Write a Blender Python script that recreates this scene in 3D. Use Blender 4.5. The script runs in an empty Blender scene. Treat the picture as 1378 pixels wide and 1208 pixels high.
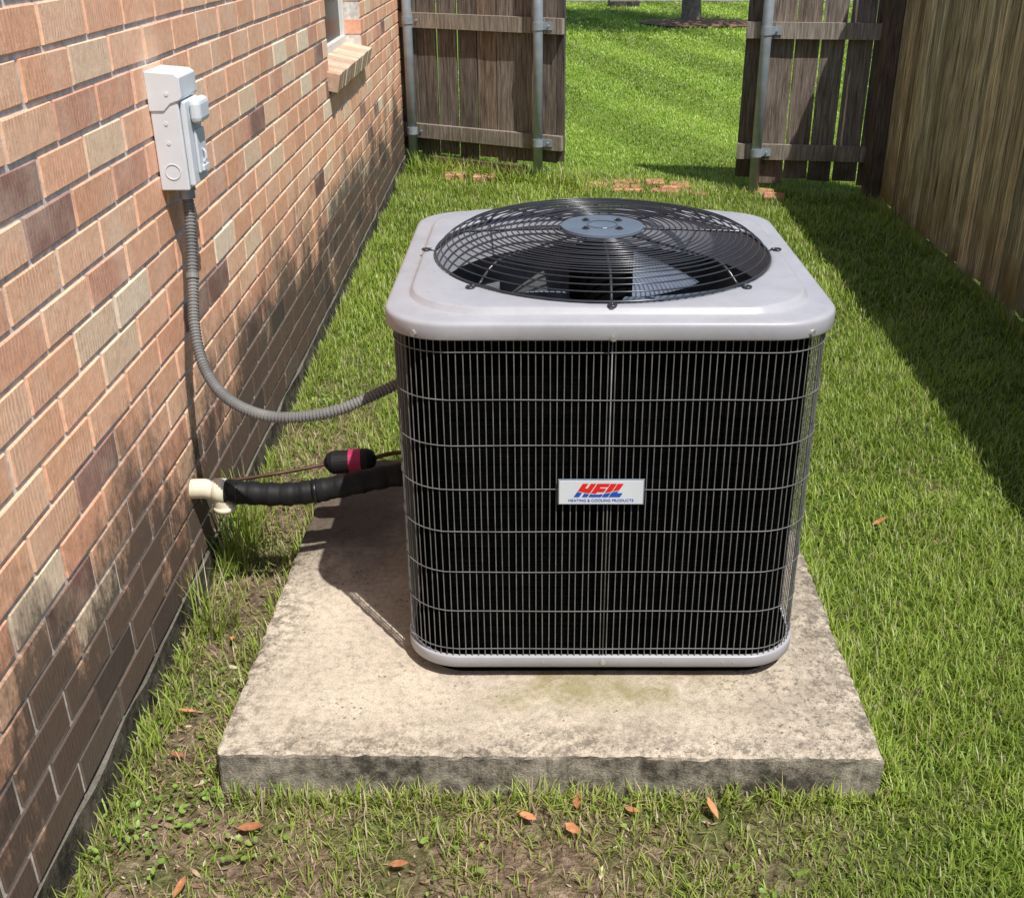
import bpy, bmesh, math, random
import numpy as np
from mathutils import Vector, Matrix, noise as mnoise
random.seed(7); rng=np.random.default_rng(11)
S=bpy.context.scene; COL=S.collection
S.view_settings.view_transform='Standard'; S.view_settings.look='None'; S.view_settings.exposure=0
SUN=Vector((-.33,.44,-1.0)).normalized()
GZ=-.012   # lawn level

# ---------------------------------------------------------------- helpers
def link(o,parent=None):
    COL.objects.link(o)
    if parent: o.parent=parent
    return o
def empty(name,loc=(0,0,0),rz=0):
    e=bpy.data.objects.new(name,None); e.empty_display_size=.1
    e.location=loc; e.rotation_euler=(0,0,rz); return link(e)
class MB:
    def __init__(s): s.v=[];s.f=[];s.c=[];s.m=[]
    def add(s,vs,fs,col=(1,1,1),mi=0):
        b=len(s.v); s.v+= [tuple(v) for v in vs]
        s.f+=[tuple(i+b for i in f) for f in fs]; s.c+=[col]*len(vs); s.m+=[mi]*len(fs)
    def box(s,x0,x1,y0,y1,z0,z1,col=(1,1,1),mi=0,M=None):
        vs=[(x0,y0,z0),(x1,y0,z0),(x1,y1,z0),(x0,y1,z0),(x0,y0,z1),(x1,y0,z1),(x1,y1,z1),(x0,y1,z1)]
        if M is not None: vs=[M@Vector(v) for v in vs]
        s.add(vs,[(0,3,2,1),(4,5,6,7),(0,1,5,4),(1,2,6,5),(2,3,7,6),(3,0,4,7)],col,mi)
    def tube(s,pts,rad,n=8,closed=False,col=(1,1,1),mi=0,caps=True):
        P=[Vector(p) for p in pts]; N=len(P)
        if not hasattr(rad,'__len__'): rad=[rad]*N
        T=[]
        for i in range(N):
            if closed: t=P[(i+1)%N]-P[i-1]
            else: t=P[min(i+1,N-1)]-P[max(i-1,0)]
            T.append(t.normalized())
        up=Vector((0,0,1)) if abs(T[0].z)<.9 else Vector((1,0,0))
        u=T[0].cross(up).normalized(); vs=[]
        for i in range(N):
            u=(u-T[i]*u.dot(T[i])).normalized(); w=T[i].cross(u)
            for k in range(n):
                a=2*math.pi*k/n
                vs.append(P[i]+(u*math.cos(a)+w*math.sin(a))*rad[i])
        fs=[]
        for i in range(N if closed else N-1):
            j=(i+1)%N
            for k in range(n):
                l=(k+1)%n; fs.append((i*n+k,i*n+l,j*n+l,j*n+k))
        if caps and not closed:
            fs.append(tuple(range(n-1,-1,-1))); fs.append(tuple((N-1)*n+k for k in range(n)))
        s.add(vs,fs,col,mi)
    def obj(s,name,mats,parent=None,smooth=False,bevel=0,loc=None):
        me=bpy.data.meshes.new(name); me.from_pydata(s.v,[],s.f)
        a=me.color_attributes.new('Col','FLOAT_COLOR','POINT')
        a.data.foreach_set('color',np.array([(c[0],c[1],c[2],1) for c in s.c],dtype=np.float32).ravel())
        if not isinstance(mats,(list,tuple)): mats=[mats]
        for m in mats: me.materials.append(m)
        me.polygons.foreach_set('material_index',s.m)
        if smooth: me.polygons.foreach_set('use_smooth',[True]*len(s.f))
        me.update()
        o=bpy.data.objects.new(name,me); link(o,parent)
        if loc: o.location=loc
        if bevel:
            md=o.modifiers.new('b','BEVEL'); md.width=bevel; md.segments=3; md.limit_method='ANGLE'
        return o
def cat(pts,m=12):
    P=[Vector(p) for p in pts]; P=[2*P[0]-P[1]]+P+[2*P[-1]-P[-2]]; out=[]
    for i in range(1,len(P)-2):
        for k in range(m):
            t=k/m; a,b,c,d=P[i-1:i+3]
            out.append(.5*((2*b)+(c-a)*t+(2*a-5*b+4*c-d)*t*t+(3*b-a-3*c+d)*t**3))
    out.append(P[-2]); return out

# ---------------------------------------------------------------- materials
def mat(name,base=(.5,.5,.5),rough=.6,metal=0,spec=.5):
    m=bpy.data.materials.new(name); m.use_nodes=True; nt=m.node_tree; b=nt.nodes['Principled BSDF']
    b.inputs['Base Color'].default_value=(*base,1); b.inputs['Roughness'].default_value=rough
    b.inputs['Metallic'].default_value=metal; b.inputs['Specular IOR Level'].default_value=spec
    return m,nt,b
def coords(nt,scale=(1,1,1),kind='Object'):
    tc=nt.nodes.new('ShaderNodeTexCoord'); mp=nt.nodes.new('ShaderNodeMapping')
    mp.inputs['Scale'].default_value=scale; nt.links.new(tc.outputs[kind],mp.inputs[0]); return mp.outputs[0]
def noise(nt,vec,scale,detail=4,rough=.55,dist=0,out='Fac'):
    n=nt.nodes.new('ShaderNodeTexNoise'); n.inputs['Scale'].default_value=scale; n.inputs['Detail'].default_value=detail
    n.inputs['Roughness'].default_value=rough; n.inputs['Distortion'].default_value=dist
    nt.links.new(vec,n.inputs['Vector']); return n.outputs[out]
def ramp(nt,fac,stops):
    r=nt.nodes.new('ShaderNodeValToRGB'); cr=r.color_ramp
    while len(cr.elements)<len(stops): cr.elements.new(.5)
    for e,(p,c) in zip(cr.elements,stops):
        e.position=p; e.color=(*c,1) if hasattr(c,'__len__') else (c,c,c,1)
    nt.links.new(fac,r.inputs[0]); return r.outputs[0]
def mix(nt,fac,a,b,mode='MIX'):
    m=nt.nodes.new('ShaderNodeMix'); m.data_type='RGBA'; m.blend_type=mode
    for i,x in ((0,fac),(6,a),(7,b)):
        if hasattr(x,'is_linked') : nt.links.new(x,m.inputs[i])
        else: m.inputs[i].default_value = x if i==0 else (*x,1)
    return m.outputs[2]
def math_(nt,op,a,b=0.0,clamp=False):
    m=nt.nodes.new('ShaderNodeMath'); m.operation=op; m.use_clamp=clamp
    for i,x in ((0,a),(1,b)):
        if hasattr(x,'is_linked'): nt.links.new(x,m.inputs[i])
        else: m.inputs[i].default_value=x
    return m.outputs[0]
def maprange(nt,v,a,b,c=0,d=1):
    m=nt.nodes.new('ShaderNodeMapRange'); nt.links.new(v,m.inputs[0])
    for i,x in enumerate((a,b,c,d)): m.inputs[i+1].default_value=x
    m.interpolation_type='SMOOTHSTEP'; return m.outputs[0]
def bump(nt,b,h,strength=.5,dist=.01):
    n=nt.nodes.new('ShaderNodeBump'); n.inputs['Strength'].default_value=strength; n.inputs['Distance'].default_value=dist
    nt.links.new(h,n.inputs['Height']); nt.links.new(n.outputs[0],b.inputs['Normal'])
def vcol(nt):
    n=nt.nodes.new('ShaderNodeAttribute'); n.attribute_name='Col'; return n.outputs['Color']
def sepxyz(nt,v):
    sep=nt.nodes.new('ShaderNodeSeparateXYZ'); nt.links.new(v,sep.inputs[0]); return sep.outputs
def simple(name,base,rough=.5,metal=0,var=.12,sc=20,bs=.0,spec=.5):
    m,nt,b=mat(name,base,rough,metal,spec); v=coords(nt)
    f=noise(nt,v,sc,5); c=ramp(nt,f,[(.3,tuple(x*(1-var) for x in base)),(.7,tuple(min(1,x*(1+var)) for x in base))])
    nt.links.new(c,b.inputs['Base Color'])
    if bs: bump(nt,b,noise(nt,v,sc*4,4),bs,.003)
    return m

# brick
M_brick,nt,b=mat('brick',rough=.9,spec=.15)
v=coords(nt); n1=noise(nt,v,45,6,.7); n2=noise(nt,v,7,4); n3=noise(nt,v,11,3)
va=nt.nodes.new('ShaderNodeVectorMath'); va.operation='MULTIPLY_ADD'
nt.links.new(noise(nt,v,22,2,.5,0,'Color'),va.inputs[0]); va.inputs[1].default_value=(.022,.022,.022); nt.links.new(coords(nt,(1,1,.25)),va.inputs[2])
wv=nt.nodes.new('ShaderNodeTexWave'); wv.wave_type='BANDS'; wv.bands_direction='Y'
wv.inputs['Scale'].default_value=27; wv.inputs['Distortion'].default_value=1.6; wv.inputs['Detail'].default_value=2.5; wv.inputs['Detail Scale'].default_value=2.2
nt.links.new(va.outputs[0],wv.inputs['Vector'])
sm=ramp(nt,n3,[(.38,.08),(.64,.9)])
c=mix(nt,1,vcol(nt),ramp(nt,n1,[(.25,.76),(.75,1.20)]),'MULTIPLY')
c=mix(nt,sm,c,mix(nt,1,c,ramp(nt,wv.outputs['Fac'],[(.0,.86),(.6,1.06)]),'MULTIPLY'))
c=mix(nt,math_(nt,'MULTIPLY',ramp(nt,n2,[(.46,0.),(.72,1.)]),.40),c,(.95,.76,.58))
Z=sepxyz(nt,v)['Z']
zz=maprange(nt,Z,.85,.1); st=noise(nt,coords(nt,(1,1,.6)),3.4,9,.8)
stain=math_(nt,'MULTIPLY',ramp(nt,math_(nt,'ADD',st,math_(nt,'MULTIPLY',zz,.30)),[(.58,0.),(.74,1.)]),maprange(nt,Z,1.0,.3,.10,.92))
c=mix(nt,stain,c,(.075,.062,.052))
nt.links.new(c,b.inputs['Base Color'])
h=math_(nt,'ADD',math_(nt,'MULTIPLY',math_(nt,'MULTIPLY',wv.outputs['Fac'],sm),.5),math_(nt,'MULTIPLY',n1,1.1)); bump(nt,b,h,.40,.003)
# mortar
M_mortar,nt,b=mat('mortar',rough=.95,spec=.1); v=coords(nt); n1=noise(nt,v,60,5); n2=noise(nt,v,3,5)
c=ramp(nt,n1,[(.3,(.52,.49,.46)),(.7,(.82,.78,.73))])
c=mix(nt,math_(nt,'MULTIPLY',maprange(nt,sepxyz(nt,v)['Z'],.7,.1),ramp(nt,n2,[(.4,0.),(.6,.85)])),c,(.11,.10,.085))
nt.links.new(c,b.inputs['Base Color']); bump(nt,b,n1,.6,.003)
# concrete
def concrete(name,base,dark,side,damp=False):
    m,nt,b=mat(name,rough=.92,spec=.15); v=coords(nt); a=noise(nt,v,4,6,.65); f=noise(nt,v,70,5,.75); g=noise(nt,v,300,2)
    c=ramp(nt,a,[(.3,tuple(x*.78 for x in base)),(.65,tuple(x*1.08 for x in base))])
    c=mix(nt,1,c,ramp(nt,f,[(.3,.64),(.5,1.0),(.72,1.15)]),'MULTIPLY')
    c=mix(nt,1,c,ramp(nt,g,[(.35,.80),(.6,1.06)]),'MULTIPLY')
    vo=nt.nodes.new('ShaderNodeTexVoronoi'); vo.inputs['Scale'].default_value=70; nt.links.new(v,vo.inputs['Vector'])
    c=mix(nt,math_(nt,'MULTIPLY',ramp(nt,vo.outputs['Distance'],[(.12,1.),(.26,0.)]),ramp(nt,noise(nt,v,12,2),[(.50,0.),(.62,.8)])),c,(.10,.075,.055))
    X=sepxyz(nt,v)
    s2=ramp(nt,noise(nt,v,2.6,8,.8),[(.50,0.),(.66,.58)])
    c=mix(nt,s2,c,dark)
    if damp:
        e=math_(nt,'MAXIMUM',math_(nt,'ABSOLUTE',X['X']),math_(nt,'ABSOLUTE',X['Y']))
        rim=math_(nt,'MULTIPLY',maprange(nt,math_(nt,'ADD',e,math_(nt,'MULTIPLY',noise(nt,v,7,6,.75),.26)),.58,.78),.85)
        c=mix(nt,math_(nt,'MULTIPLY',rim,ramp(nt,noise(nt,v,34,7,.85),[(.45,0.),(.57,1.)])),c,(.09,.08,.06))
        fr=math_(nt,'MULTIPLY',maprange(nt,math_(nt,'ADD',X['X'],math_(nt,'MULTIPLY',noise(nt,v,4,4),.4)),.35,.75),ramp(nt,noise(nt,v,55,6,.85),[(.51,0.),(.59,.85)]))
        c=mix(nt,fr,c,(.14,.125,.10))
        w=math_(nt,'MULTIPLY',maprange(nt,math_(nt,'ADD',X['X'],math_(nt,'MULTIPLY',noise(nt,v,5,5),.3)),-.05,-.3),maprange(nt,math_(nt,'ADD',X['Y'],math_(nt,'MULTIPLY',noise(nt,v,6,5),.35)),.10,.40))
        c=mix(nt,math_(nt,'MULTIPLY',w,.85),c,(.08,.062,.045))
        hy=math_(nt,'MULTIPLY',maprange(nt,X['Y'],-.52,-.43),maprange(nt,math_(nt,'ABSOLUTE',math_(nt,'SUBTRACT',X['X'],.12)),.34,.12))
        c=mix(nt,math_(nt,'MULTIPLY',hy,ramp(nt,noise(nt,v,9,6,.7),[(.38,0.),(.60,.8)])),c,(.28,.24,.11))
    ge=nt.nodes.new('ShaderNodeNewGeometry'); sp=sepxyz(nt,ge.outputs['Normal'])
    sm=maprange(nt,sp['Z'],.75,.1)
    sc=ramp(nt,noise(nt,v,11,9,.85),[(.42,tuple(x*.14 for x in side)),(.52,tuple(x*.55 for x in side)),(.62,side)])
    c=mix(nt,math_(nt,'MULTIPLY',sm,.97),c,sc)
    nt.links.new(c,b.inputs['Base Color']); bump(nt,b,math_(nt,'ADD',f,g),.55,.004); return m
M_pad=concrete('pad_concrete',(.66,.565,.45),(.28,.235,.175),(.46,.41,.34),True)
M_walk=concrete('walk_concrete',(.5,.47,.42),(.3,.28,.24),(.4,.38,.34))
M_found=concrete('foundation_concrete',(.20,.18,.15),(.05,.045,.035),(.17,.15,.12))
# wood
def wood(name,lo,hi,damp=(.06,.05,.03),gr=.6,sc=5):
    m,nt,b=mat(name,rough=.85,spec=.15)
    f=noise(nt,coords(nt,(14,14,1.1)),sc,7,.7,.4); g=noise(nt,coords(nt,(60,60,1.5)),4,4); v=coords(nt)
    c=ramp(nt,f,[(.30,lo),(.68,hi)]); c=mix(nt,1,c,ramp(nt,g,[(.35,gr),(.6,1.15)]),'MULTIPLY'); c=mix(nt,1,c,vcol(nt),'MULTIPLY')
    d=math_(nt,'MULTIPLY',maprange(nt,sepxyz(nt,v)['Z'],.45,.02),ramp(nt,noise(nt,v,5,4),[(.4,.1),(.62,.9)]))
    c=mix(nt,d,c,damp); nt.links.new(c,b.inputs['Base Color']); bump(nt,b,math_(nt,'ADD',f,g),.7,.005); return m
M_woodb=wood('weathered_wood_grey',(.075,.055,.045),(.32,.26,.215))
M_woodr=wood('weathered_wood_tan',(.21,.15,.08),(.86,.72,.48),(.26,.18,.06),.32,4)
M_rail=wood('rail_wood',(.17,.14,.115),(.46,.40,.34))
# metals & paint
M_paint,nt,b=mat('ac_paint',rough=.36,spec=.45); v=coords(nt)
c=ramp(nt,noise(nt,v,9,6,.7),[(.3,(.36,.36,.39)),(.7,(.43,.43,.465))]); 
c=mix(nt,ramp(nt,noise(nt,v,40,6,.8),[(.55,0.),(.75,.35)]),c,(.27,.25,.22)); nt.links.new(c,b.inputs['Base Color'])
nt.links.new(ramp(nt,noise(nt,v,30,4),[(.3,.27),(.7,.44)]),b.inputs['Roughness'])
M_wire=simple('grille_wire',(.17,.17,.165),.42,0,.3,30,spec=.4)
M_gwire=simple('guard_wire',(.05,.052,.06),.24,.25,.1,30)
M_black=simple('coil_black',(.004,.004,.004),.9,0,.3,30,spec=.05)
M_fin,nt,b=mat('coil_fins',(.003,.003,.003),1.0,0,.0)
n_=noise(nt,coords(nt,(1,1,60)),6,3)
nt.links.new(ramp(nt,n_,[(.4,(.0012,.0012,.0015)),(.8,(.006,.006,.007))]),b.inputs['Base Color'])
M_disc=simple('hub_disc',(.17,.21,.27),.35,.3,.1,20)
M_blade=simple('fan_blade',(.18,.22,.29),.35,.2,.2,12)
M_inner=simple('inner_steel',(.20,.21,.22),.5,.3,.4,12)
M_galv=simple('galvanised_steel',(.36,.41,.46),.45,.35,.18,14)
M_screw=simple('zinc_screw',(.5,.5,.5),.35,.6)
M_box=simple('box_grey_paint',(.68,.72,.76),.45,0,.06,12)
M_cond,nt,b=mat('conduit_grey',(.17,.17,.17),.6); v=coords(nt)
nt.links.new(ramp(nt,noise(nt,v,10,5),[(.3,(.11,.11,.115)),(.7,(.23,.225,.21))]),b.inputs['Base Color'])
M_foam=simple('black_insulation',(.010,.010,.011),.6,0,.3,30,.25,.3)
M_tape=simple('vinyl_tape',(.008,.008,.009),.35,0,.3,30,0,.4)
M_cream=simple('cream_pvc',(.78,.71,.54),.5,0,.1,30)
M_copper=simple('copper',(.085,.04,.028),.55,.3,.4,30)
M_pink=simple('pink_label',(.45,.02,.10),.5)
M_white=simple('white_plate',(.70,.75,.80),.4,0,.04)
M_red=simple('logo_red',(.80,.015,.012),.45,0,.04); M_blue=simple('logo_blue',(.01,.09,.48),.45,0,.04)
M_frame=simple('window_frame_white',(.75,.73,.69),.5,0,.05)
M_screen=simple('window_screen',(.03,.03,.032),.35,0,.2)
M_attr,nt,b=mat('litter',rough=.8,spec=.15); nt.links.new(mix(nt,1,vcol(nt),ramp(nt,noise(nt,coords(nt),120,3),[(.3,.7),(.7,1.15)]),'MULTIPLY'),b.inputs['Base Color'])
# grass blades
M_grass=bpy.data.materials.new('grass_blades'); M_grass.use_nodes=True; nt=M_grass.node_tree; b=nt.nodes['Principled BSDF']
b.inputs['Roughness'].default_value=.42; b.inputs['Specular IOR Level'].default_value=.45
vc=vcol(nt); nt.links.new(vc,b.inputs['Base Color'])
tr=nt.nodes.new('ShaderNodeBsdfTranslucent'); nt.links.new(mix(nt,1,vc,(1.15,1.25,.6),'MULTIPLY'),tr.inputs[0])
ms=nt.nodes.new('ShaderNodeMixShader'); ms.inputs[0].default_value=.35
nt.links.new(b.outputs[0],ms.inputs[1]); nt.links.new(tr.outputs[0],ms.inputs[2]); nt.links.new(ms.outputs[0],nt.nodes['Material Output'].inputs[0])
# ground
M_ground,nt,b=mat('lawn_ground',rough=.95,spec=.1); v=coords(nt); f=noise(nt,v,60,5,.7); g=noise(nt,v,5,5); g2=noise(nt,v,25,4,.7)
green=ramp(nt,f,[(.3,(.035,.06,.008)),(.7,(.15,.23,.04))]); soil=ramp(nt,f,[(.3,(.075,.05,.034)),(.52,(.27,.19,.13)),(.75,(.50,.40,.29))])
soil=mix(nt,1,soil,ramp(nt,g2,[(.3,.55),(.6,1.15)]),'MULTIPLY')
farg=ramp(nt,noise(nt,v,14,5,.7),[(.3,(.15,.25,.03)),(.7,(.28,.44,.065))])
o_=sepxyz(nt,v); X=o_['X']; Y=o_['Y']
near=mix(nt,ramp(nt,g,[(.55,0.),(.68,.6)]),green,soil)
front=math_(nt,'MULTIPLY',maprange(nt,Y,1.75,1.45),maprange(nt,X,.8,.2)); left=math_(nt,'MULTIPLY',maprange(nt,X,-.42,-.6),maprange(nt,Y,4.2,2.6))
c=mix(nt,math_(nt,'MAXIMUM',front,left),near,mix(nt,ramp(nt,g,[(.35,.7),(.55,0.)]),soil,green))
c=mix(nt,maprange(nt,Y,6.5,8.5),c,farg)
nt.links.new(c,b.inputs['Base Color']); bump(nt,b,math_(nt,'ADD',f,math_(nt,'MULTIPLY',g2,1.5)),.9,.02)

# ---------------------------------------------------------------- ground
mb=MB(); g=300
mb.add([(-g,-g,GZ),(g,-g,GZ),(g,g,GZ),(-g,g,GZ)],[(0,1,2,3)]); mb.obj('lawn_ground',M_ground)

# ---------------------------------------------------------------- house
WX=lambda y:-.776-.01633*y
house=empty('brick_house',(-.776,0,0),.01633)
Y0,Y1=-2.0,7.9; WY0,WY1,WZ0,WZ1=4.62,5.62,.925,2.22; ZT=2.6; FH=.075
pal=[(.93,.52,.33),(.88,.48,.30),(.95,.58,.38),(.95,.68,.47),(.85,.45,.29),(.95,.75,.55),(.76,.41,.28),(.92,.55,.36)]
wts=[7,5,5,3,4,1.3,1.6,5]
def bcol(z=1):
    if random.random()<.045+.06*(z<.6): k=random.uniform(.8,1.5); return (.27*k,.155*k,.125*k)
    c=random.choices(pal,wts)[0]; k=random.uniform(.9,1.04); return tuple(min(.95,x*k) for x in c)
def brickbox(mb,y0,y1,z0,z1,col):
    j=random.uniform(-.0012,.0012); e=.0018; tz=random.uniform(-.0012,.0012)
    xf=j; xb=-.10
    vs=[(xb,y0,z0),(xb,y1,z0),(xb,y1,z1),(xb,y0,z1),
        (xf-e,y0,z0),(xf-e,y1,z0),(xf-e,y1,z1),(xf-e,y0,z1),
        (xf,y0+e,z0+e+tz),(xf,y1-e,z0+e-tz),(xf,y1-e,z1-e-tz),(xf,y0+e,z1-e+tz)]
    mb.add(vs,[(4,5,9,8),(5,6,10,9),(6,7,11,10),(7,4,8,11),(8,9,10,11),(0,1,5,4),(1,2,6,5),(2,3,7,6),(3,0,4,7)],col)
mb=MB(); CH=.075; BL=.2032; mj=.0105
nz=int((ZT-FH)/CH)
for r in range(nz):
    z0=FH+r*CH+.004; z1=z0+CH-mj
    y=Y0-(BL/2 if r%2 else 0)+random.uniform(-.01,.01)
    while y<Y1:
        jj=random.uniform(-.0015,.0015)
        a,bb=max(y+mj/2+jj,Y0),min(y+BL-mj/2+jj,Y1); y+=BL
        if bb-a<.02: continue
        zc=(z0+z1)/2; c=bcol(zc)
        if WZ0-.075<zc<WZ1:
            if a<WY0<bb or a<WY1<bb or (a>=WY0 and bb<=WY1):
                if a<WY0-.03: brickbox(mb,a,WY0,z0,z1,c)
                if bb>WY1+.03: brickbox(mb,WY1,bb,z0,z1,c)
                continue
        brickbox(mb,a,bb,z0,z1,c)
mb.obj('wall_bricks',M_brick,house)
mb=MB(); xa,xb=-.11,-.0044; zt=FH+nz*CH
mb.box(xa,xb,Y0+.002,WY0-.003,FH,zt); mb.box(xa,xb,WY1+.003,Y1-.002,FH,zt)
mb.box(xa,xb,WY0-.003,WY1+.003,FH,WZ0-.08); mb.box(xa,xb,WY0-.003,WY1+.003,WZ1+.005,zt)
mb.obj('wall_mortar',M_mortar,house)
mb=MB(); y=WY0-.06
while y<WY1+.02:
    M=Matrix.Translation((0,0,WZ0-.012))@Matrix.Rotation(math.radians(12),4,'Y')
    k=random.uniform(.8,1.1); cc=random.choice([(.66,.50,.36),(.60,.45,.32),(.66,.44,.31),(.55,.40,.29)])
    mb.box(-.085,.048+random.uniform(-.002,.002),y,y+.062,-.062,.012,tuple(q*k for q in cc),0,M); y+=.072
mb.obj('window_sill_bricks',M_brick,house,bevel=.003)
mb=MB(); M=Matrix.Translation((0,0,WZ0-.012))@Matrix.Rotation(math.radians(12),4,'Y')
mb.box(-.08,.042,WY0-.058,y-.012,-.058,.008,M=M); mb.obj('window_sill_mortar',M_mortar,house)
mb=MB(); n=160
for i in range(n):
    ya=Y0+.01+(Y1-Y0-.02)*i/n; yb=Y0+.01+(Y1-Y0-.02)*(i+1)/n
    oa=mnoise.noise(Vector((0,ya*5,0)))*.008; ob=mnoise.noise(Vector((0,yb*5,0)))*.008; ta=mnoise.noise(Vector((3,ya*7,0)))*.012; tb=mnoise.noise(Vector((3,yb*7,0)))*.012
    mb.add([(-.2,ya,FH),(-.2,yb,FH),(.002+ob,yb,FH-.008+tb),(.002+oa,ya,FH-.008+ta),(.008+oa,ya,-.2),(.008+ob,yb,-.2)],[(0,3,2,1),(3,4,5,2)])
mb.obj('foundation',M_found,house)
mb=MB(); xf=-.075
for (a,b_,c_,d_) in ((WY0,WY0+.045,WZ0,WZ1),(WY1-.045,WY1,WZ0,WZ1),(WY0+.045,WY1-.045,WZ0,WZ0+.05),(WY0+.045,WY1-.045,WZ1-.05,WZ1),(WY0+.045,WY1-.045,1.55,1.59)):
    mb.box(xf-.06,xf,a,b_,c_,d_)
mb.obj('window_frame',M_frame,house,bevel=.004)
mb=MB(); mb.box(xf-.03,xf-.02,WY0+.04,WY1-.04,WZ0+.04,WZ1-.04); mb.obj('window_screen',M_screen,house)
mb=MB(); mb.box(-7.8,-.112,Y0,Y0+.1,FH,zt,(.5,.3,.2)); mb.box(-7.8,-.112,Y1-.1,Y1,FH,zt,(.5,.3,.2)); mb.box(-7.9,-7.8,Y0,Y1,FH,zt,(.5,.3,.2))
mb.obj('side_walls',M_brick,house)
mb=MB(); mb.box(-8.2,.28,Y0-.3,Y1+.3,zt+.005,zt+.16); mb.obj('soffit_fascia',M_frame,house)
M_roof=simple('shingles',(.09,.08,.075),.9,0,.3,20,.5)
mb=MB(); a=zt+.16
mb.add([(.3,Y0-.3,a),(.3,Y1+.3,a),(-4,Y1-1.5,a+1.9),(-4,Y0+1.5,a+1.9),(-8.2,Y0-.3,a),(-8.2,Y1+.3,a)],[(0,1,2,3),(5,4,3,2),(4,0,3),(1,5,2)])
mb.obj('roof',M_roof,house)

# ---------------------------------------------------------------- concrete pad
bm=bmesh.new(); bmesh.ops.create_cube(bm,size=1)
for v_ in bm.verts: v_.co=Vector((v_.co.x*1.233,v_.co.y*1.22,v_.co.z*.18))
bmesh.ops.bevel(bm,geom=bm.edges[:],offset=.007,segments=2,affect='EDGES',profile=.6)
bmesh.ops.subdivide_edges(bm,edges=[e for e in bm.edges if e.calc_length()>.5],cuts=90,use_grid_fill=True)
for v_ in bm.verts:
    p=v_.co; edge=max(abs(p.x)/.6165,abs(p.y)/.61)
    k=max(0,min(1,(edge-.95)/.05)); n_=mnoise.noise(p*14)*.006+mnoise.noise(p*45)*.006
    d=Vector((p.x,p.y,0)).normalized()
    v_.co+= -d*abs(n_)*k*1.3 + Vector((0,0,mnoise.noise(p*8)*.0015-k*abs(mnoise.noise(p*35))*.006))
me=bpy.data.meshes.new('concrete_pad'); bm.to_mesh(me); me.materials.append(M_pad)
pad=bpy.data.objects.new('concrete_pad',me); link(pad); pad.location=(.025,1.53+.61,.085-.09); pad.rotation_euler=(0,0,-.010)

# ---------------------------------------------------------------- air conditioner
AC=empty('air_conditioner',(.128,2.153,0))
def rrect(hw,r,n=16):
    pts=[]; c=hw-r
    for q,(sx,sy) in enumerate(((1,1),(-1,1),(-1,-1),(1,-1))):
        for k in range(n+1):
            a=(q+k/n)*math.pi/2; pts.append((sx*c+r*math.cos(a),sy*c+r*math.sin(a)))
        sx2,sy2=((-1,1),(-1,-1),(1,-1),(1,1))[q]
        a=(q+1)*math.pi/2; p0=pts[-1]; p1=(sx2*c+r*math.cos(a),sy2*c+r*math.sin(a))
        for k in range(1,12): t=k/12; pts.append((p0[0]*(1-t)+p1[0]*t,p0[1]*(1-t)+p1[1]*t))
    return pts
def loft(mb,loops,col=(1,1,1)):
    n=len(loops[0]); vs=[p for L in loops for p in L]; fs=[]
    for i in range(len(loops)-1):
        for k in range(n):
            l=(k+1)%n; fs.append((i*n+k,i*n+l,(i+1)*n+l,(i+1)*n+k))
    mb.add(vs,fs,col)
def L(hw,r,z): return [(x,y,z) for x,y in rrect(hw,r)]
def C(R,z,hw=.36,r=.12):
    o=[]
    for x,y in rrect(hw,r):
        d=math.hypot(x,y); o.append((x/d*R,y/d*R,z))
    return o
mb=MB()
loft(mb,[L(.390,.104,.816),L(.402,.116,.8125),L(.4045,.1185,.813),L(.4055,.1195,.815),L(.4055,.1195,.8365),L(.4045,.1185,.8405),L(.402,.116,.8435),L(.398,.112,.845),L(.392,.108,.8455),L(.374,.135,.8465),L(.3685,.14,.8468),L(.3665,.139,.848),L(.3625,.137,.8565),L(.3600,.135,.8585),L(.356,.132,.859),C(.348,.859),C(.343,.8585),C(.339,.856),C(.337,.848),C(.336,.78)])
mb.obj('lid',M_paint,AC,smooth=True)
mb=MB(); loft(mb,[L(.386,.10,.118),L(.395,.108,.115),L(.397,.11,.1165),L(.397,.11,.1385),L(.3965,.1095,.140),L(.388,.105,.1405)])
mb.obj('bottom_rail',M_paint,AC,smooth=True)
mb=MB(); loft(mb,[L(.368,.09,.082),L(.372,.095,.1165)]); loft(mb,[L(.388,.105,.1172),L(.01,.003,.1172)])
mb.obj('base_pan',M_black,AC)
mb=MB(); loft(mb,[L(.372,.095,.141),L(.372,.095,.811)]); loft(mb,[L(.372,.095,.811),L(.352,.08,.8105)])
mb.obj('condenser_coil',M_fin,AC)
mb=MB(); loft(mb,[L(.352,.08,.8105),L(.352,.08,.146),L(.01,.003,.146)]); mb.obj('coil_inner_face',M_inner,AC)
# grille
mb=MB(); hw=.3915; rr=.105
c0=hw-rr
Ltot=8*c0+2*math.pi*rr; nw=232
def perim(s):
    s=s%Ltot; side=2*c0; arc=math.pi*rr/2
    for q in range(4):
        th=-math.pi/2+q*math.pi/2
        nrm=(math.cos(th),math.sin(th)); tg=(-math.sin(th),math.cos(th))
        if s<side: return (nrm[0]*hw+tg[0]*(s-c0),nrm[1]*hw+tg[1]*(s-c0))
        s-=side
        if s<arc:
            cx=nrm[0]*c0+tg[0]*c0; cy=nrm[1]*c0+tg[1]*c0; a=th+s/rr
            return (cx+rr*math.cos(a),cy+rr*math.sin(a))
        s-=arc
    return (hw,0)
for i in range(nw):
    x,y=perim((i+.5)*Ltot/nw+c0); x2,y2=perim((i+.5+random.uniform(-.13,.13))*Ltot/nw+c0)
    mb.tube([(x,y,.139),(x2,y2,.3+.35*random.random()),(x,y,.816)],.00110,6,caps=False)
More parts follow.
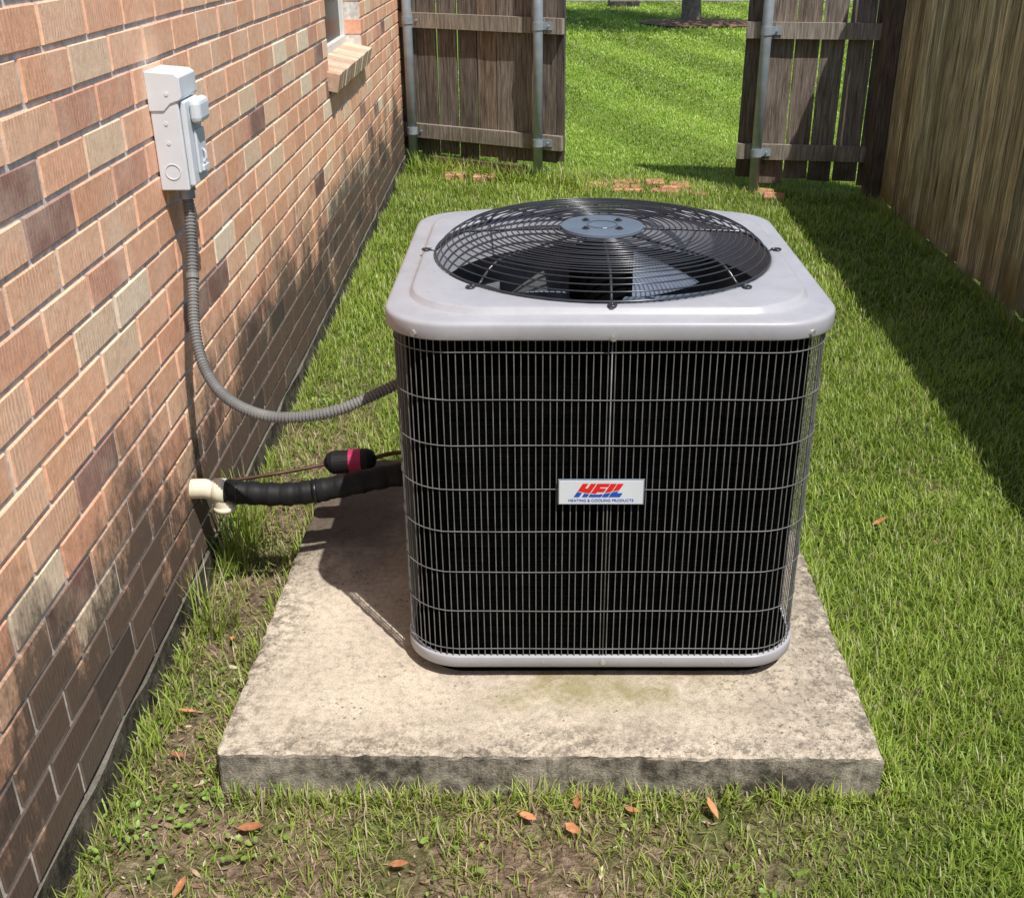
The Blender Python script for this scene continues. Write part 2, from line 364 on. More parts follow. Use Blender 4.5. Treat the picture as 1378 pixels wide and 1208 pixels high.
for k in range(8):
    z=.158+.0898*k
    mb.tube([(perim(j*Ltot/140)[0]*1.005,perim(j*Ltot/140)[1]*1.005,z+.0006*math.sin(j*.37+k)) for j in range(140)],.0010,6,closed=True)
for q in range(4):
    a=q*math.pi/2; M=Matrix.Rotation(a,4,'Z'); mb.box(-.0011,.0011,-.3935,-.3922,.144,.813,M=M)
mb.obj('wire_grille',M_wire,AC,smooth=True)
# fan guard
def ZG(r):
    t=max(0,(r-.27)/.068); return .908-.006*(r/.27)**2-.038*min(1,t)**2.2
mb=MB(); NR=22
for i in range(NR):
    R=.090+i*(.338-.090)/(NR-1); n=110
    ph=random.random()*6
    mb.tube([(R*math.cos(2*math.pi*k/n),R*math.sin(2*math.pi*k/n),ZG(R)+.0007*math.sin(ph+3*2*math.pi*k/n)) for k in range(n)],.0014 if i<NR-1 else .0024,7,closed=True)
for q in range(8):
    a=q*math.pi/4-math.pi/2; ca,sa=math.cos(a),math.sin(a); P=[]
    for k in range(26):
        r=.06+k*(.341-.06)/25; P.append((r*ca,r*sa,ZG(r)-.0033))
    P+=[(.347*ca,.347*sa,.8625),(.356*ca,.356*sa,.8618)]
    mb.tube(P,.0026,7)
    mb.tube([(.358*ca+.007*math.cos(t*math.pi/5),.358*sa+.007*math.sin(t*math.pi/5),.8615) for t in range(10)],.0022,6,closed=True)
mb.obj('fan_guard',M_gwire,AC,smooth=True)
mb=MB(); mb.tube([(0,0,.9045),(0,0,.907),(0,0,.9115),(0,0,.9125)],[.082,.084,.083,.079],48)
mb.obj('guard_hub_disc',M_disc,AC)
mb=MB()
for q in range(4):
    a=q*math.pi/2+.75; x,y=.047*math.cos(a),.047*math.sin(a); mb.tube([(x,y,.912),(x,y,.9138)],.009,6); mb.tube([(x,y,.9138),(x,y,.917)],.005,6)
mb.tube([(.03*math.cos(t*math.pi/12),.03*math.sin(t*math.pi/12),.9128) for t in range(24)],.0008,5,closed=True)
mb.obj('hub_bolts',M_gwire,AC)
mb=MB(); mb.tube([(0,0,.868),(0,0,.86),(0,0,.765),(0,0,.755)],[.05,.066,.066,.05],32); mb.tube([(0,0,.755),(0,0,.70)],.02,16)
for q in range(4):
    a=q*math.pi/2+.75; x,y=.047*math.cos(a),.047*math.sin(a); mb.tube([(x,y,.865),(x,y,.905)],.003,8)
mb.obj('fan_motor',M_black,AC)
mb=MB()
for q in range(3):
    a0=q*2*math.pi/3-1.05; nu,nv=14,10; vs=[]
    for i in range(nu+1):
        r=.05+(.322-.05)*i/nu
        for j in range(nv+1):
            w=.35+.75*(i/nu)**.6; a=a0+(j/nv-.5)*w+.25*(i/nu)**2
            vs.append((r*math.cos(a),r*math.sin(a),.755+.075*(j/nv-.5)*(.5+.8*i/nu)+.02*(i/nu)))
    mb.add(vs,[(i*(nv+1)+j,(i+1)*(nv+1)+j,(i+1)*(nv+1)+j+1,i*(nv+1)+j+1) for i in range(nu) for j in range(nv)])
o=mb.obj('fan_blades',M_blade,AC,smooth=True); md=o.modifiers.new('s','SOLIDIFY'); md.thickness=.0025
mb=MB()
mb.tube([(-.31,-.05,.3),(-.31,-.05,.7),(-.29,-.02,.73),(-.25,.02,.7),(-.25,.02,.3)],.008,8)
mb.tube([(-.25,-.12,.3),(-.25,-.12,.72),(-.22,-.12,.75),(-.19,-.1,.7)],.008,8)
mb.obj('coil_tubes',M_copper,AC,smooth=True)
mb=MB(); mb.tube([(-.15,.12,.15),(-.15,.12,.42),(-.15,.12,.48)],[.08,.08,.05],24); mb.box(-.34,-.22,.16,.32,.15,.70); mb.obj('compressor',M_inner,AC)
# screws
mb=MB()
def screw(x,z,y=-.4055,r=.0055):
    mb.tube([(x,y+.003,z),(x,y-.001,z)],r*1.25,14); mb.tube([(x,y-.001,z),(x,y-.0045,z)],r*.8,6)
screw(0,.818); screw(0,.129,-.398,.005)
for sx in(-1,1):
    a=math.pi/4*1.35; x=sx*(.286+.119*math.cos(a)); y=-(.286+.119*math.sin(a)); mb.tube([(x*.99,y*.99,.822),(x*1.008,y*1.008,.822)],.006,8)
    for xx in (.12,.24,.262): mb.tube([(sx*xx,-.396,.128),(sx*xx,-.3985,.128)],.0022,6)
mb.obj('screws',M_screw,AC)
# label
lx,lz=-.013,.5155; yf=-.3975
mb=MB(); mb.box(lx-.080,lx+.080,yf-.003,yf,lz-.0265,lz+.0265); mb.obj('label_border',M_disc,AC,bevel=.001)
mb=MB(); mb.box(lx-.0775,lx+.0775,yf-.0042,yf-.003,lz-.024,lz+.024); mb.obj('label_plate',M_white,AC)
mb=MB(); NX,NZ=150,40; W,H=.104,.028; ox,oz=lx-.052,lz-.0095
def ink(u,w):
    u2=(u-.16*w)/.84
    if u2<0 or u2>=1: return False
    cells=[(0,.31,'H'),(.31,.60,'E'),(.60,.74,'I'),(.74,1.0,'L')]
    for a,b_,ch in cells:
        if a<=u2<b_:
            t=(u2-a)/(b_-a)
            if t<.05 or t>.97: return False
            if ch=='H': return t<.42 or t>.60 or .34<w<.66
            if ch=='E': return t<.44 or w<.26 or w>.76 or (.38<w<.64 and t<.92)
            if ch=='I': return True
            if ch=='L': return t<.52 or w<.30
for i in range(NX):
    for j in range(NZ):
        u,w=(i+.5)/NX,(j+.5)/NZ
        if not ink(u,w): continue
        sw=.40+.17*math.sin(u*5.2+2.6)
        if abs(w-sw)<.03: continue
        x=ox+i*W/NX; z=oz+j*H/NZ; y=yf-.0046; dx,dz=W/NX,H/NZ
        mb.add([(x,y,z),(x+dx,y,z),(x+dx,y,z+dz),(x,y,z+dz)],[(0,1,2,3)],(1,1,1),0 if w>sw else 1)
mb.obj('label_lettering',[M_red,M_blue],AC)
tx=bpy.data.curves.new('label_text','FONT'); tx.body='HEATING & COOLING PRODUCTS'; tx.size=.0078; tx.align_x='CENTER'; tx.align_y='CENTER'; tx.extrude=.0001
tx.materials.append(M_blue); to=bpy.data.objects.new('label_text',tx); link(to,AC); to.location=(lx,yf-.0047,lz-.0165); to.rotation_euler=(math.pi/2,0,0)

# ---------------------------------------------------------------- disconnect box
by=2.335; DB=empty('electrical_disconnect_box',(WX(by)+.001,by,.94),.01633)
mb=MB(); mb.box(0,.060,0,.115,0,.205); mb.obj('body',M_box,DB,bevel=.003)
mb=MB(); ya,yb=-.003,.118
pf=[(-.001,.165),(.03,.165),(.045,.180),(.066,.187),(.070,.192),(.070,.232),(.06,.240),(-.001,.245)]
vs=[(x,ya,z) for x,z in pf]+[(x,yb,z) for x,z in pf]; n=len(pf)
mb.add(vs,[tuple(range(n)),tuple(range(2*n-1,n-1,-1))]+[(i,i+n,(i+1)%n+n,(i+1)%n) for i in range(n)]); mb.obj('rain_hood',M_box,DB,bevel=.002)
mb=MB(); mb.box(.0605,.073,.006,.109,.008,.184); mb.obj('cover',M_box,DB,bevel=.004)
mb=MB(); mb.box(.0735,.098,.022,.104,.135,.186); mb.obj('handle_housing',M_box,DB,bevel=.012)
mb=MB(); mb.box(.0735,.080,.035,.10,.03,.12); mb.obj('raised_panel',M_box,DB,bevel=.003)
mb=MB(); mb.box(.0805,.086,.045,.085,.034,.044); mb.tube([(.081,.065,.05),(.086,.065,.058),(.086,.065,.07),(.081,.065,.078)],.003,8); mb.obj('hasp',M_box,DB)
mb=MB()
mb.tube([(.030+.016*math.cos(t*math.pi/12),-.0008,.04+.016*math.sin(t*math.pi/12)) for t in range(24)],.0009,5,closed=True)
for z in (.1,.14): mb.tube([(.03,0,z),(.03,-.0015,z)],.004,10)
mb.tube([(.04,-.0025,.20),(.04,-.0045,.20)],.004,8)
mb.obj('knockouts',M_box,DB)
mb=MB(); mb.tube([(.036,.055,0),(.036,.055,-.01)],.021,8); mb.tube([(.036,.055,-.01),(.036,.055,-.028)],.017,20); mb.obj('connector',M_galv,DB)

# ---------------------------------------------------------------- conduit
P=cat([(-.778,2.392,.945),(-.776,2.385,.90),(-.772,2.36,.84),(-.766,2.31,.75),(-.757,2.25,.665),(-.73,2.19,.595),(-.675,2.125,.552),(-.60,2.08,.530),(-.52,2.062,.527),(-.42,2.06,.545),(-.32,2.08,.583),(-.25,2.105,.612)],60)
D=[0]
for i in range(1,len(P)): D.append(D[-1]+(P[i]-P[i-1]).length)
tot=D[-1]; step=.0018; Q=[];R=[]; j=0; s=0; pitch=.0075
while s<tot:
    while D[j+1]<s: j+=1
    t=(s-D[j])/(D[j+1]-D[j]); Q.append(P[j].lerp(P[j+1],t)); ph=(s%pitch)/pitch
    R.append(.0105+.0017*(1 if ph<.5 else 0) + .0004*math.sin(ph*6.28)); s+=step
CD=empty('flexible_conduit')
mb=MB(); mb.tube(Q,R,14); mb.obj('corrugated_tube',M_cond,CD)
k=int(.2/step); mb=MB(); mb.tube(Q[k:k+8],.0145,16); mb.tube(Q[-22:-8],.018,8); mb.obj('couplings',M_cond,CD)

# ---------------------------------------------------------------- refrigerant lines
RL=empty('refrigerant_lines')
mb=MB(); P=cat([(-.745,2.232,.262),(-.68,2.234,.255),(-.60,2.238,.25),(-.52,2.245,.256),(-.43,2.255,.272),(-.34,2.266,.286),(-.25,2.27,.295)],14)
mb.tube(P,[.0275+.0012*math.sin(i*.9)+.0008*math.sin(i*2.3) for i in range(len(P))],20)
mb.obj('suction_line_insulation',M_foam,RL,smooth=True)
mb=MB()
for i,l in ((4,6),(40,3)): mb.tube(P[i:i+l],.0292,20)
mb.obj('tape_bands',M_tape,RL,smooth=True)
mb=MB()
mb.tube(cat([(-.818,2.228,.268),(-.80,2.228,.27),(-.775,2.230,.268),(-.755,2.231,.258),(-.745,2.231,.24),(-.742,2.231,.212)],8),.0235,20)
mb.tube([(-.742,2.231,.225),(-.742,2.231,.212)],.026,20); mb.tube([(-.762,2.231,.264),(-.735,2.232,.262)],.0295,20)
mb.obj('pvc_elbow',M_cream,RL,smooth=True)
mb=MB()
mb.tube(cat([(-.81,2.29,.25),(-.72,2.29,.262),(-.63,2.31,.268),(-.56,2.34,.268),(-.52,2.36,.268),(-.50,2.37,.272)],12),.0045,10)
mb.tube(cat([(-.42,2.37,.272),(-.38,2.375,.285),(-.33,2.36,.30),(-.25,2.35,.30)],10),.0055,10)
mb.obj('liquid_line',M_copper,RL,smooth=True)
mb=MB(); mb.tube([(-.525,2.362,.268),(-.515,2.363,.2695),(-.505,2.364,.27),(-.42,2.370,.274),(-.408,2.371,.274),(-.40,2.371,.274)],[.010,.024,.029,.029,.024,.010],24)
mb.obj('filter_drier',M_foam,RL)
mb=MB(); mb.tube([(-.465,2.3675,.272),(-.435,2.369,.2733)],.0297,24,caps=False); mb.obj('drier_label',M_pink,RL)

# ---------------------------------------------------------------- fences
def boards(mb,p0,p1,w,gap,z0,z1,th,side,vr=.25,jz=.02,skew=.025):
    p0=Vector((*p0,0));p1=Vector((*p1,0)); Ln=(p1-p0).length; d=(p1-p0)/Ln; ang=math.atan2(d.y,d.x); s=0
    while s<Ln-.02:
        ww=min(w*random.uniform(.95,1.03),Ln-s); k=random.uniform(1-vr,1+vr); tn=random.uniform(-.06,.06)
        M=Matrix.Translation(p0+d*s+Vector((0,0,z0)))@Matrix.Rotation(ang,4,'Z')@Matrix.Rotation(random.uniform(-.006,.006),4,'Y')@Matrix.Rotation(random.uniform(-skew,skew),4,'Z')
        a=random.uniform(-jz,jz); h=z1-z0+random.uniform(-.01,.01); e=.025
        pr=[(0,a),(ww,a+random.uniform(-.005,.005)),(ww,h-e),(ww-e,h),(e,h),(0,h-e)]; y0,y1=0,side*th
        vs=[M@Vector((x,y0,z)) for x,z in pr]+[M@Vector((x,y1,z)) for x,z in pr]; n=6
        mb.add(vs,[tuple(range(n)),tuple(range(2*n-1,n-1,-1))]+[(i,i+n,(i+1)%n+n,(i+1)%n) for i in range(n)],(k*(1+tn),k,k*(1-tn)))
        s+=ww+gap*random.uniform(.3,1.7)
def beam(mb,p0,p1,z,h,t,off):
    p0=Vector((*p0,0));p1=Vector((*p1,0)); d=(p1-p0); Ln=d.length; ang=math.atan2(d.y,d.x)
    M=Matrix.Translation(p0+Vector((0,0,z)))@Matrix.Rotation(ang,4,'Z')
    mb.box(0,Ln,off-t,off,-h/2,h/2,(1,1,1),0,M)
FX=lambda y:1.884+.0215*y
F=empty('wooden_fence')
mb=MB(); boards(mb,(FX(-2.5)+.0,-2.5),(FX(6.62),6.62),.092,.006,-.01,1.83,.018,-1,.42,.02,.15)
mb.obj('pickets',M_woodr,F)
mb=MB()
for z in (.3,.95,1.6): beam(mb,(FX(6.6)+.02,6.6),(FX(-2.5)+.02,-2.5),z,.085,.038,.045)
mb.obj('rails',M_rail,F)
mb=MB()
for y in (-2.3,.1,2.5,4.9): mb.tube([(FX(y)+.105,y,-.05),(FX(y)+.105,y,1.75)],.03,16)
mb.obj('posts',M_galv,F)
def section(name,p0,p1,posts,zb,mr=M_rail):
    e=empty(name); d=(Vector(p1)-Vector(p0)).normalized()
    m=MB(); boards(m,p0,p1,.138,.010,zb,1.83,.018,1,.32); m.obj('pickets',M_woodb,e)
    m=MB()
    for z in (.235,.915,1.6): beam(m,p0,p1,z,.088,.038,-.003)
    m.obj('rails',mr,e)
    m=MB()
    for (x,y) in posts:
        m.tube([(x,y,-.05),(x,y,.9),(x,y,1.86)],.030,18); m.tube([(x,y,1.86),(x,y,1.885),(x,y,1.9)],[.034,.03,.01],18)
    m.obj('posts',M_galv,e,smooth=True)
    m=MB()
    for (x,y) in posts:
        for z in (.235,.915,1.6):
            m.tube([(x,y,z-.022),(x,y,z+.022)],.0345,18)
            M=Matrix.Translation((x,y,z))@Matrix.Rotation(math.atan2(d.y,d.x),4,'Z')
            m.box(.03,.085,.02,.026,-.022,.022,M=M); m.tube([M@Vector((.06,.02,0)),M@Vector((.06,.008,0))],.007,6)
    m.obj('brackets',M_galv,e)
    return e
section('wooden_fence',(-.905,7.43),(.155,6.87),[(-.835,7.33),(-.005,6.88)],.10)
section('wooden_fence',(1.195,6.64),(1.99,6.52),[(1.298,6.555)],.06)
mb=MB(); M=Matrix.Translation((-.70,7.28,GZ))@Matrix.Rotation(math.radians(-28),4,'Z')
mb.box(0,.7,-.02,.02,.0,.09,(.7,.6,.5),0,M); mb.obj('kick_board',M_woodb,bpy.data.objects['wooden_fence.001'])
mb=MB(); mb.box(1.93,2.02,6.40,6.50,GZ,1.8,(.75,.7,.65)); mb.obj('corner_post',M_woodb,bpy.data.objects['wooden_fence.002'],bevel=.004)

# brick edging (old pavers sunk into the lawn across the gate opening)
mb=MB()
for r in range(3):
    x=.12
    while x<1.34:
        y=6.88-.25*(x-.1)/1.2-r*.11; w=random.uniform(.09,.2)
        if random.random()<.80:
            M=Matrix.Translation((x,y+random.uniform(-.03,.03),-.052+random.uniform(-.006,.014)))@Matrix.Rotation(random.uniform(-.35,.3)-.22,4,'Z')@Matrix.Rotation(random.uniform(-.12,.12),4,'X')
            k=random.uniform(.6,1.1); mb.box(0,w,0,.09,0,.057,(.62*k,.31*k,.19*k),0,M)
        x+=w+random.uniform(.004,.035)
for (x,y) in ((-.60,6.93),(-.42,6.88)):
    M=Matrix.Translation((x,y,-.02))@Matrix.Rotation(random.uniform(-.6,.2),4,'Z'); mb.box(0,.14,0,.09,0,.05,(.6,.34,.21),0,M)
M_edge=simple('edging_brick_clay',(.45,.22,.13),.9,0,.35,25,.6,.15)
nt=M_edge.node_tree; b=nt.nodes['Principled BSDF']
nt.links.new(mix(nt,1,vcol(nt),ramp(nt,noise(nt,coords(nt),22,6,.75),[(.35,.4),(.6,1.1)]),'MULTIPLY'),b.inputs['Base Color'])
mb.obj('brick_edging',M_edge,bevel=.008)

# ---------------------------------------------------------------- grass
T=rng.random((9,257,257)); T[:,256]=T[:,0]; T[:,:,256]=T[:,:,0]
def vn(x,y,s,k):
    a=(x*s+500)%256; b_=(y*s+500)%256; i=a.astype(int); j=b_.astype(int); u=a-i; w=b_-j; u=u*u*(3-2*u); w=w*w*(3-2*w)
    t=T[k]; return (t[i,j]*(1-u)+t[i+1,j]*u)*(1-w)+(t[i,j+1]*(1-u)+t[i+1,j+1]*u)*w
def sstep(x,a,b): t=np.clip((x-a)/(b-a),0,1); return t*t*(3-2*t)
def dirt(x,y):
    fr=sstep(y,1.72,1.5)*sstep(x,.75,.1)*.42; lf=sstep(x,-.45,-.6)*sstep(y,4.2,2.5)*.62
    return np.maximum(fr,lf)
def scatter(x0,x1,y0,y1,dens):
    n=int((x1-x0)*(y1-y0)*dens); return rng.uniform(x0,x1,n),rng.uniform(y0,y1,n)
def meshtri(name,V,F,Cc,m):
    me=bpy.data.meshes.new(name); me.vertices.add(len(V)); me.vertices.foreach_set('co',V.astype(np.float32).ravel())
    me.loops.add(len(F)*3); me.loops.foreach_set('vertex_index',F.astype(np.int32).ravel())
    me.polygons.add(len(F)); me.polygons.foreach_set('loop_start',np.arange(0,len(F)*3,3,dtype=np.int32))
    a=me.color_attributes.new('Col','FLOAT_COLOR','POINT'); a.data.foreach_set('color',np.concatenate([Cc,np.ones((len(Cc),1))],1).astype(np.float32).ravel())
    me.materials.append(m); me.update(calc_edges=True); me.validate(); o=bpy.data.objects.new(name,me); return link(o)
BV=[];BF=[];BC=[];nb=0
def blades(x,y,Ln,Wd,col,lean,z=GZ):
    global nb
    n=len(x); ph=rng.uniform(0,6.283,n); dx,dy=np.cos(ph),np.sin(ph); sx,sy=-dy,dx; h=Ln*np.sqrt(np.clip(1-lean**2,.03,1))
    V=np.zeros((n,5,3)); zz=np.zeros(n)+z
    for k,(s,f,hh,ww) in enumerate(((-1,0,0,.5),(1,0,0,.5),(-1,.35,.62,.42),(1,.35,.62,.42),(0,1,1,0))):
        V[:,k,0]=x+dx*lean*Ln*f+s*sx*Wd*ww; V[:,k,1]=y+dy*lean*Ln*f+s*sy*Wd*ww; V[:,k,2]=zz+h*hh
    b=(np.arange(n)*5+nb)[:,None,None]; Fc=np.array([[0,1,3],[0,3,2],[2,3,4]])[None]+b
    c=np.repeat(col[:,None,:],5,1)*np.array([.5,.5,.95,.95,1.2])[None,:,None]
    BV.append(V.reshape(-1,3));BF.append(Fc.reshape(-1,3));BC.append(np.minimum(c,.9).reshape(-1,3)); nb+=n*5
def gcol(x,y,n,straw=.12):
    t=vn(x,y,1.3,0)*.35+vn(x,y,6,1)*.35+rng.random(n)*.45
    a=np.array([.14,.225,.018]); b=np.array([.48,.60,.12]); c=a+(b-a)*np.clip(t,0,1)[:,None]
    st=rng.random(n)<straw; c[st]=np.array([.60,.50,.30])*rng.uniform(.55,1.1,(st.sum(),1)); return c
def keep(x,y):
    wx=-.776-.01633*y; ok=(x>wx+.012)&(x<1.884+.0215*y-.02)
    c,s=math.cos(.01),math.sin(.01); px=x-.025; py=y-2.14; qx=px*c-py*s; qy=px*s+py*c
    return ok&~((abs(qx)<.618)&(abs(qy)<.612))
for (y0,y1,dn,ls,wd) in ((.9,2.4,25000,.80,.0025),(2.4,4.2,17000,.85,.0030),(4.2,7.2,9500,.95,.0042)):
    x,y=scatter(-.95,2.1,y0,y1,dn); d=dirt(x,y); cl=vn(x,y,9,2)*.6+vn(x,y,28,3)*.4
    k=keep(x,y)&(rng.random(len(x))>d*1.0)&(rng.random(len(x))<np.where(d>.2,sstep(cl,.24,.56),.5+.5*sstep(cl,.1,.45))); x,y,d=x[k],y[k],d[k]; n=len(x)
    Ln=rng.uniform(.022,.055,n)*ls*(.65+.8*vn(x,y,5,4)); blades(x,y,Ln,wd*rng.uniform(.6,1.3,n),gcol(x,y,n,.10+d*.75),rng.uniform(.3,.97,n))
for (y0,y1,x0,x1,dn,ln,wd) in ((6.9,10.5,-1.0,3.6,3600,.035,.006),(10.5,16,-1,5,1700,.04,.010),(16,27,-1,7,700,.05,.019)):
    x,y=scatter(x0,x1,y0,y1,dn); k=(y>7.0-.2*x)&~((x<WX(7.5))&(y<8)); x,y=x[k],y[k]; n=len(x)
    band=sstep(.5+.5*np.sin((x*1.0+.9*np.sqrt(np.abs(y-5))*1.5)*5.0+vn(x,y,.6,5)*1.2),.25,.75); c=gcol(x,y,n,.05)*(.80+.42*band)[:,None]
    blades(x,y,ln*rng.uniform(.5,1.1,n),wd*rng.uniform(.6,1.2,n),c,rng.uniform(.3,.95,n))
def fringe(fx,y0,y1,n,l0,l1,spread=.03):
    y=rng.uniform(y0,y1,n); x=fx(y)+np.abs(rng.normal(0,spread,n)); m=vn(x,y,6,6)>.38; x,y=x[m],y[m]; n=len(x)
    blades(x,y,rng.uniform(l0,l1,n)*(.5+vn(x,y,3,7)),rng.uniform(.002,.0042,n),gcol(x,y,n,.2),rng.uniform(.1,.8,n))
fringe(lambda y:-.776-.01633*y+.014,1.0,7.2,6000,.03,.10)
fringe(lambda y:-.776-.01633*y+.03,2.0,2.5,420,.12,.28,.05)
fringe(lambda y:1.884+.0215*y-.10,1,6.5,2600,.04,.10)
y=rng.uniform(1.55,2.8,700); blades(-.60-np.abs(rng.normal(0,.02,700)),y,rng.uniform(.03,.09,700),rng.uniform(.002,.004,700),gcol(y*0,y,700,.3),rng.uniform(.2,.9,700))
x=rng.uniform(-.6,.66,1000); blades(x,1.522-np.abs(rng.normal(0,.02,1000)),rng.uniform(.02,.065,1000)*(.6+.8*vn(x,x*0,7,5)),rng.uniform(.002,.004,1000),gcol(x,x*0,1000,.3),rng.uniform(.3,.95,1000))
y=rng.uniform(1.5,2.8,1500); blades(.655+.01*(y-1.5)+np.abs(rng.normal(0,.02,1500)),y,rng.uniform(.03,.07,1500),rng.uniform(.002,.004,1500),gcol(y*0,y,1500,.1),rng.uniform(.3,.9,1500))
x=rng.uniform(-.85,.3,1600); yy=7.25-.5*(x+.85)+rng.normal(0,.1,1600); blades(x,yy,rng.uniform(.04,.16,1600),rng.uniform(.004,.008,1600),gcol(x,yy,1600,.1),rng.uniform(.2,.9,1600))
x=rng.uniform(.1,1.4,900); yy=6.80-.21*(x-.1)+rng.normal(0,.16,900); blades(x,yy,rng.uniform(.03,.08,900),rng.uniform(.004,.007,900),gcol(x,yy,900,.2),rng.uniform(.3,.9,900))
meshtri('grass',np.concatenate(BV),np.concatenate(BF),np.concatenate(BC),M_grass)

def leaves(name,x,y,z,r,asp,col,tilt,m):
    n=len(x); ph=rng.uniform(0,6.283,n); a=np.stack([np.cos(ph),np.sin(ph),rng.uniform(-tilt,tilt,n)],1); s=np.stack([-np.sin(ph),np.cos(ph),rng.uniform(-tilt,tilt,n)],1)
    c=np.stack([x,y,z],1); V=np.zeros((n,7,3)); r=r[:,None]; up=np.array([0,0,1])
    V[:,0]=c-a*r; V[:,1]=c-a*r*.4+s*r*asp; V[:,2]=c+a*r*.35+s*r*asp*.9; V[:,3]=c+a*r; V[:,4]=c+a*r*.35-s*r*asp*.9; V[:,5]=c-a*r*.4-s*r*asp; V[:,6]=c-up*r*.25
    F=np.array([[6,0,1],[6,1,2],[6,2,3],[6,3,4],[6,4,5],[6,5,0]])[None]+(np.arange(n)*7)[:,None,None]
    V[:,:,2]=np.maximum(V[:,:,2],.002)+GZ
    meshtri(name,V.reshape(-1,3),F.reshape(-1,3),np.repeat(col[:,None,:],7,1).reshape(-1,3),m)
X_=[];Y_=[]
for _ in range(60):
    if random.random()<.7: cx,cy=random.uniform(-.79,-.60),random.uniform(1.2,3.6)
    else: cx,cy=random.uniform(-.78,.4),random.uniform(1.15,1.5)
    if _<9: cx,cy=random.uniform(-.75,-.45),random.uniform(1.38,1.52)
    k=random.randint(4,13); X_.append(rng.normal(cx,.035,k)); Y_.append(rng.normal(cy,.035,k))
x=np.concatenate(X_);y=np.concatenate(Y_); k=keep(x,y); x,y=x[k],y[k]; n=len(x)
leaves('weeds',x,y,rng.uniform(.006,.03,n),rng.uniform(.003,.009,n),.6,np.array([.27,.42,.08])*rng.uniform(.6,1.2,(n,1)),.6,M_grass)
x,y=scatter(-.85,1.3,1.0,1.6,2600); x2,y2=scatter(-.85,-.58,1.5,3.6,2600); x=np.concatenate([x,x2]);y=np.concatenate([y,y2])
k=keep(x,y)&(rng.random(len(x))<dirt(x,y)*1.4); x,y=x[k],y[k]; n=len(x)
cc=np.array([[.36,.23,.14],[.47,.34,.22],[.24,.15,.09],[.55,.45,.33]])[rng.integers(0,4,n)]*rng.uniform(.55,1.05,(n,1))
leaves('leaf_litter',x,y,rng.uniform(.001,.008,n),rng.uniform(.002,.009,n)*np.where(rng.random(n)<.10,1.8,1),.30,cc,.5,M_attr)
px=[(-.515,1.434),(-.022,1.461),(.317,1.479),(.06,1.43),(-.24,1.35),(.92,2.53),(.07,1.50),(.17,1.475),(-.70,1.62),(-.72,1.75),(-.69,2.0),(-.6,1.3),(1.2,2.15),(-.7,2.62)]
x=np.array([p[0] for p in px]);y=np.array([p[1] for p in px]); n=len(px)
leaves('fallen_leaves',x,y,np.full(n,.024),rng.uniform(.015,.026,n),.36,np.array([.56,.25,.12])*rng.uniform(.6,1.15,(n,1)),.5,M_attr)

# ---------------------------------------------------------------- background tree, mulch, walk
TR=empty('oak_tree',(2.48,19,0))
M_bark=simple('bark',(.17,.14,.12),.9,0,.35,14,.8)
mb=MB(); mb.tube(cat([(0,0,-.05),(.02,0,.12),(0,0,.8),(.05,.05,1.6),(0,.1,2.6),(.1,0,4.2),(0,0,5.6)],6),[max(.03,.19*(1-i/44)+ (.08 if i<3 else 0)) for i in range(37)],14)
tips=[]
for i in range(14):
    a=i*2.4; z0=1.9+i*.22; Ln=random.uniform(1.3,2.2); e=Vector((math.cos(a)*Ln-.2,math.sin(a)*Ln-1.0,z0+random.uniform(.2,.8)))
    P=cat([(0,0,z0),(e.x*.5,e.y*.5,z0+.5),e],6); mb.tube(P,[.07*(1-j/len(P))+.012 for j in range(len(P))],8); tips+=[e,P[8]]
mb.obj('trunk_and_limbs',M_bark,TR,smooth=True)
V=[];Cc=[]
for e in tips+[Vector((0,0,5.5)),Vector((.4,.2,4.9))]:
    k=480; p=rng.normal(0,.42,(k,3))+np.array([e.x,e.y,e.z+.1]); V.append(p); Cc.append(np.array([.05,.10,.02])*rng.uniform(.6,1.5,(k,1)))
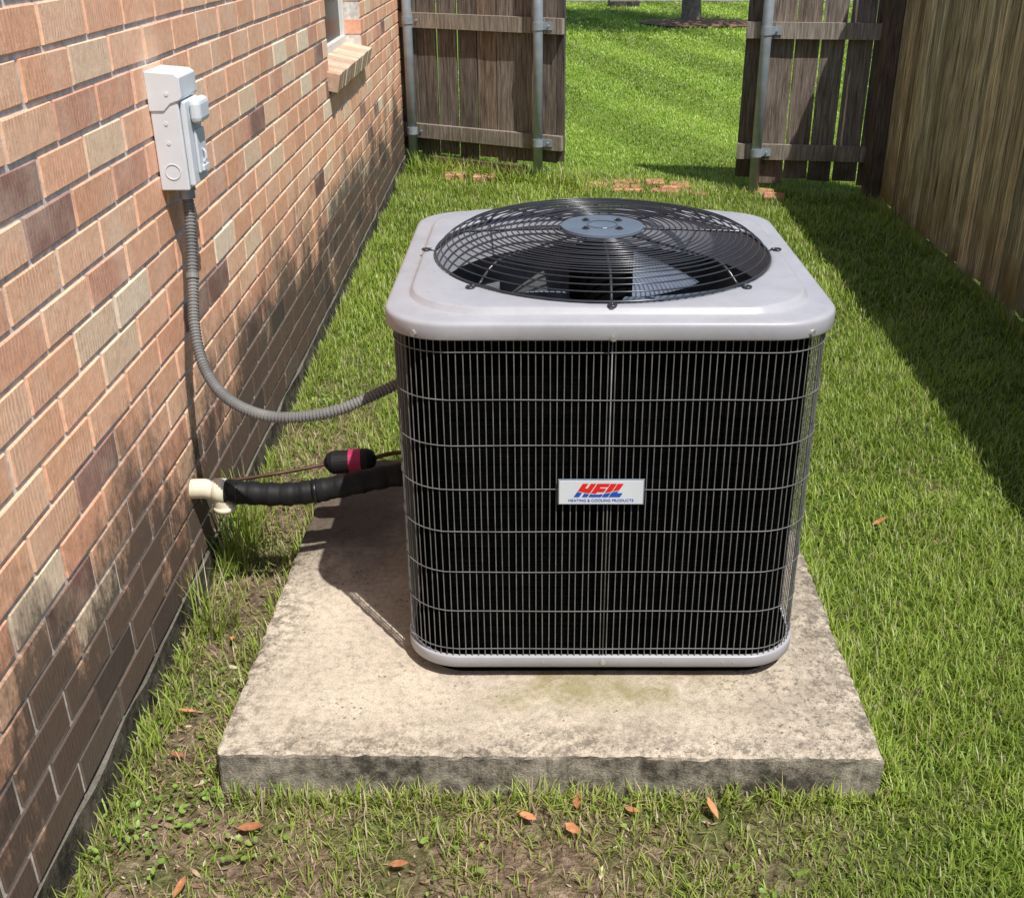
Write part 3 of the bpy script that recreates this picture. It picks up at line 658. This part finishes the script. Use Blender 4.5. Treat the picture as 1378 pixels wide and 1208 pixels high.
p=np.concatenate(V); Cc=np.concatenate(Cc); n=len(p); a=rng.normal(0,1,(n,3)); a/=np.linalg.norm(a,axis=1)[:,None]; b_=np.cross(a,rng.normal(0,1,(n,3))); b_/=np.linalg.norm(b_,axis=1)[:,None]
VV=np.stack([p-a*.07,p+b_*.04,p+a*.07,p-b_*.04],1).reshape(-1,3); FF=(np.array([[0,1,2],[0,2,3]])[None]+(np.arange(n)*4)[:,None,None]).reshape(-1,3)
o=meshtri('foliage',VV,FF,np.repeat(Cc[:,None],4,1).reshape(-1,3),M_grass); o.parent=TR
mb=MB(); M_mulch=simple('mulch',(.22,.12,.07),.95,0,.45,30,.8)
vs=[(2.65+(1.0+.08*math.sin(3*t))*math.cos(t),19+(.85+.06*math.sin(5*t))*math.sin(t),GZ+.03) for t in [i*2*math.pi/40 for i in range(40)]]
mb.add(vs+[(2.5,19,.09)],[(i,(i+1)%40,40) for i in range(40)]); mb.obj('mulch_ring',M_mulch,smooth=True)
mb=MB(); mb.box(-60,60,24.6,26.0,-.05,.03); mb.obj('sidewalk',M_walk)
mb=MB(); mb.box(1.4,2.0,23.0,23.5,-.1,.12); mb.obj('utility_vault',M_found,bevel=.02)

# ---------------------------------------------------------------- light, world, camera
sl=bpy.data.lights.new('sun','SUN'); sl.energy=5; sl.angle=math.radians(.5); sl.color=(1,.965,.91)
so=bpy.data.objects.new('sun',sl); link(so); so.rotation_euler=SUN.to_track_quat('-Z','Y').to_euler()
w=bpy.data.worlds.new('World'); S.world=w; w.use_nodes=True; nt=w.node_tree; bg=nt.nodes['Background']
sk=nt.nodes.new('ShaderNodeTexSky'); sk.sky_type='NISHITA'; sk.sun_disc=False; sk.sun_elevation=math.asin(-SUN.z); sk.sun_rotation=math.atan2(-SUN.x,-SUN.y)
nt.links.new(sk.outputs[0],bg.inputs[0]); bg.inputs[1].default_value=.125
cam=bpy.data.cameras.new('camera'); cam.sensor_width=36; cam.lens=1450/1378*36; cam.shift_x=-36/1378; cam.clip_end=1000; cam.clip_start=.02
co=bpy.data.objects.new('camera',cam); link(co); co.location=(0,0,1.455); co.rotation_euler=(math.radians(90-25.9),0,0); S.camera=co
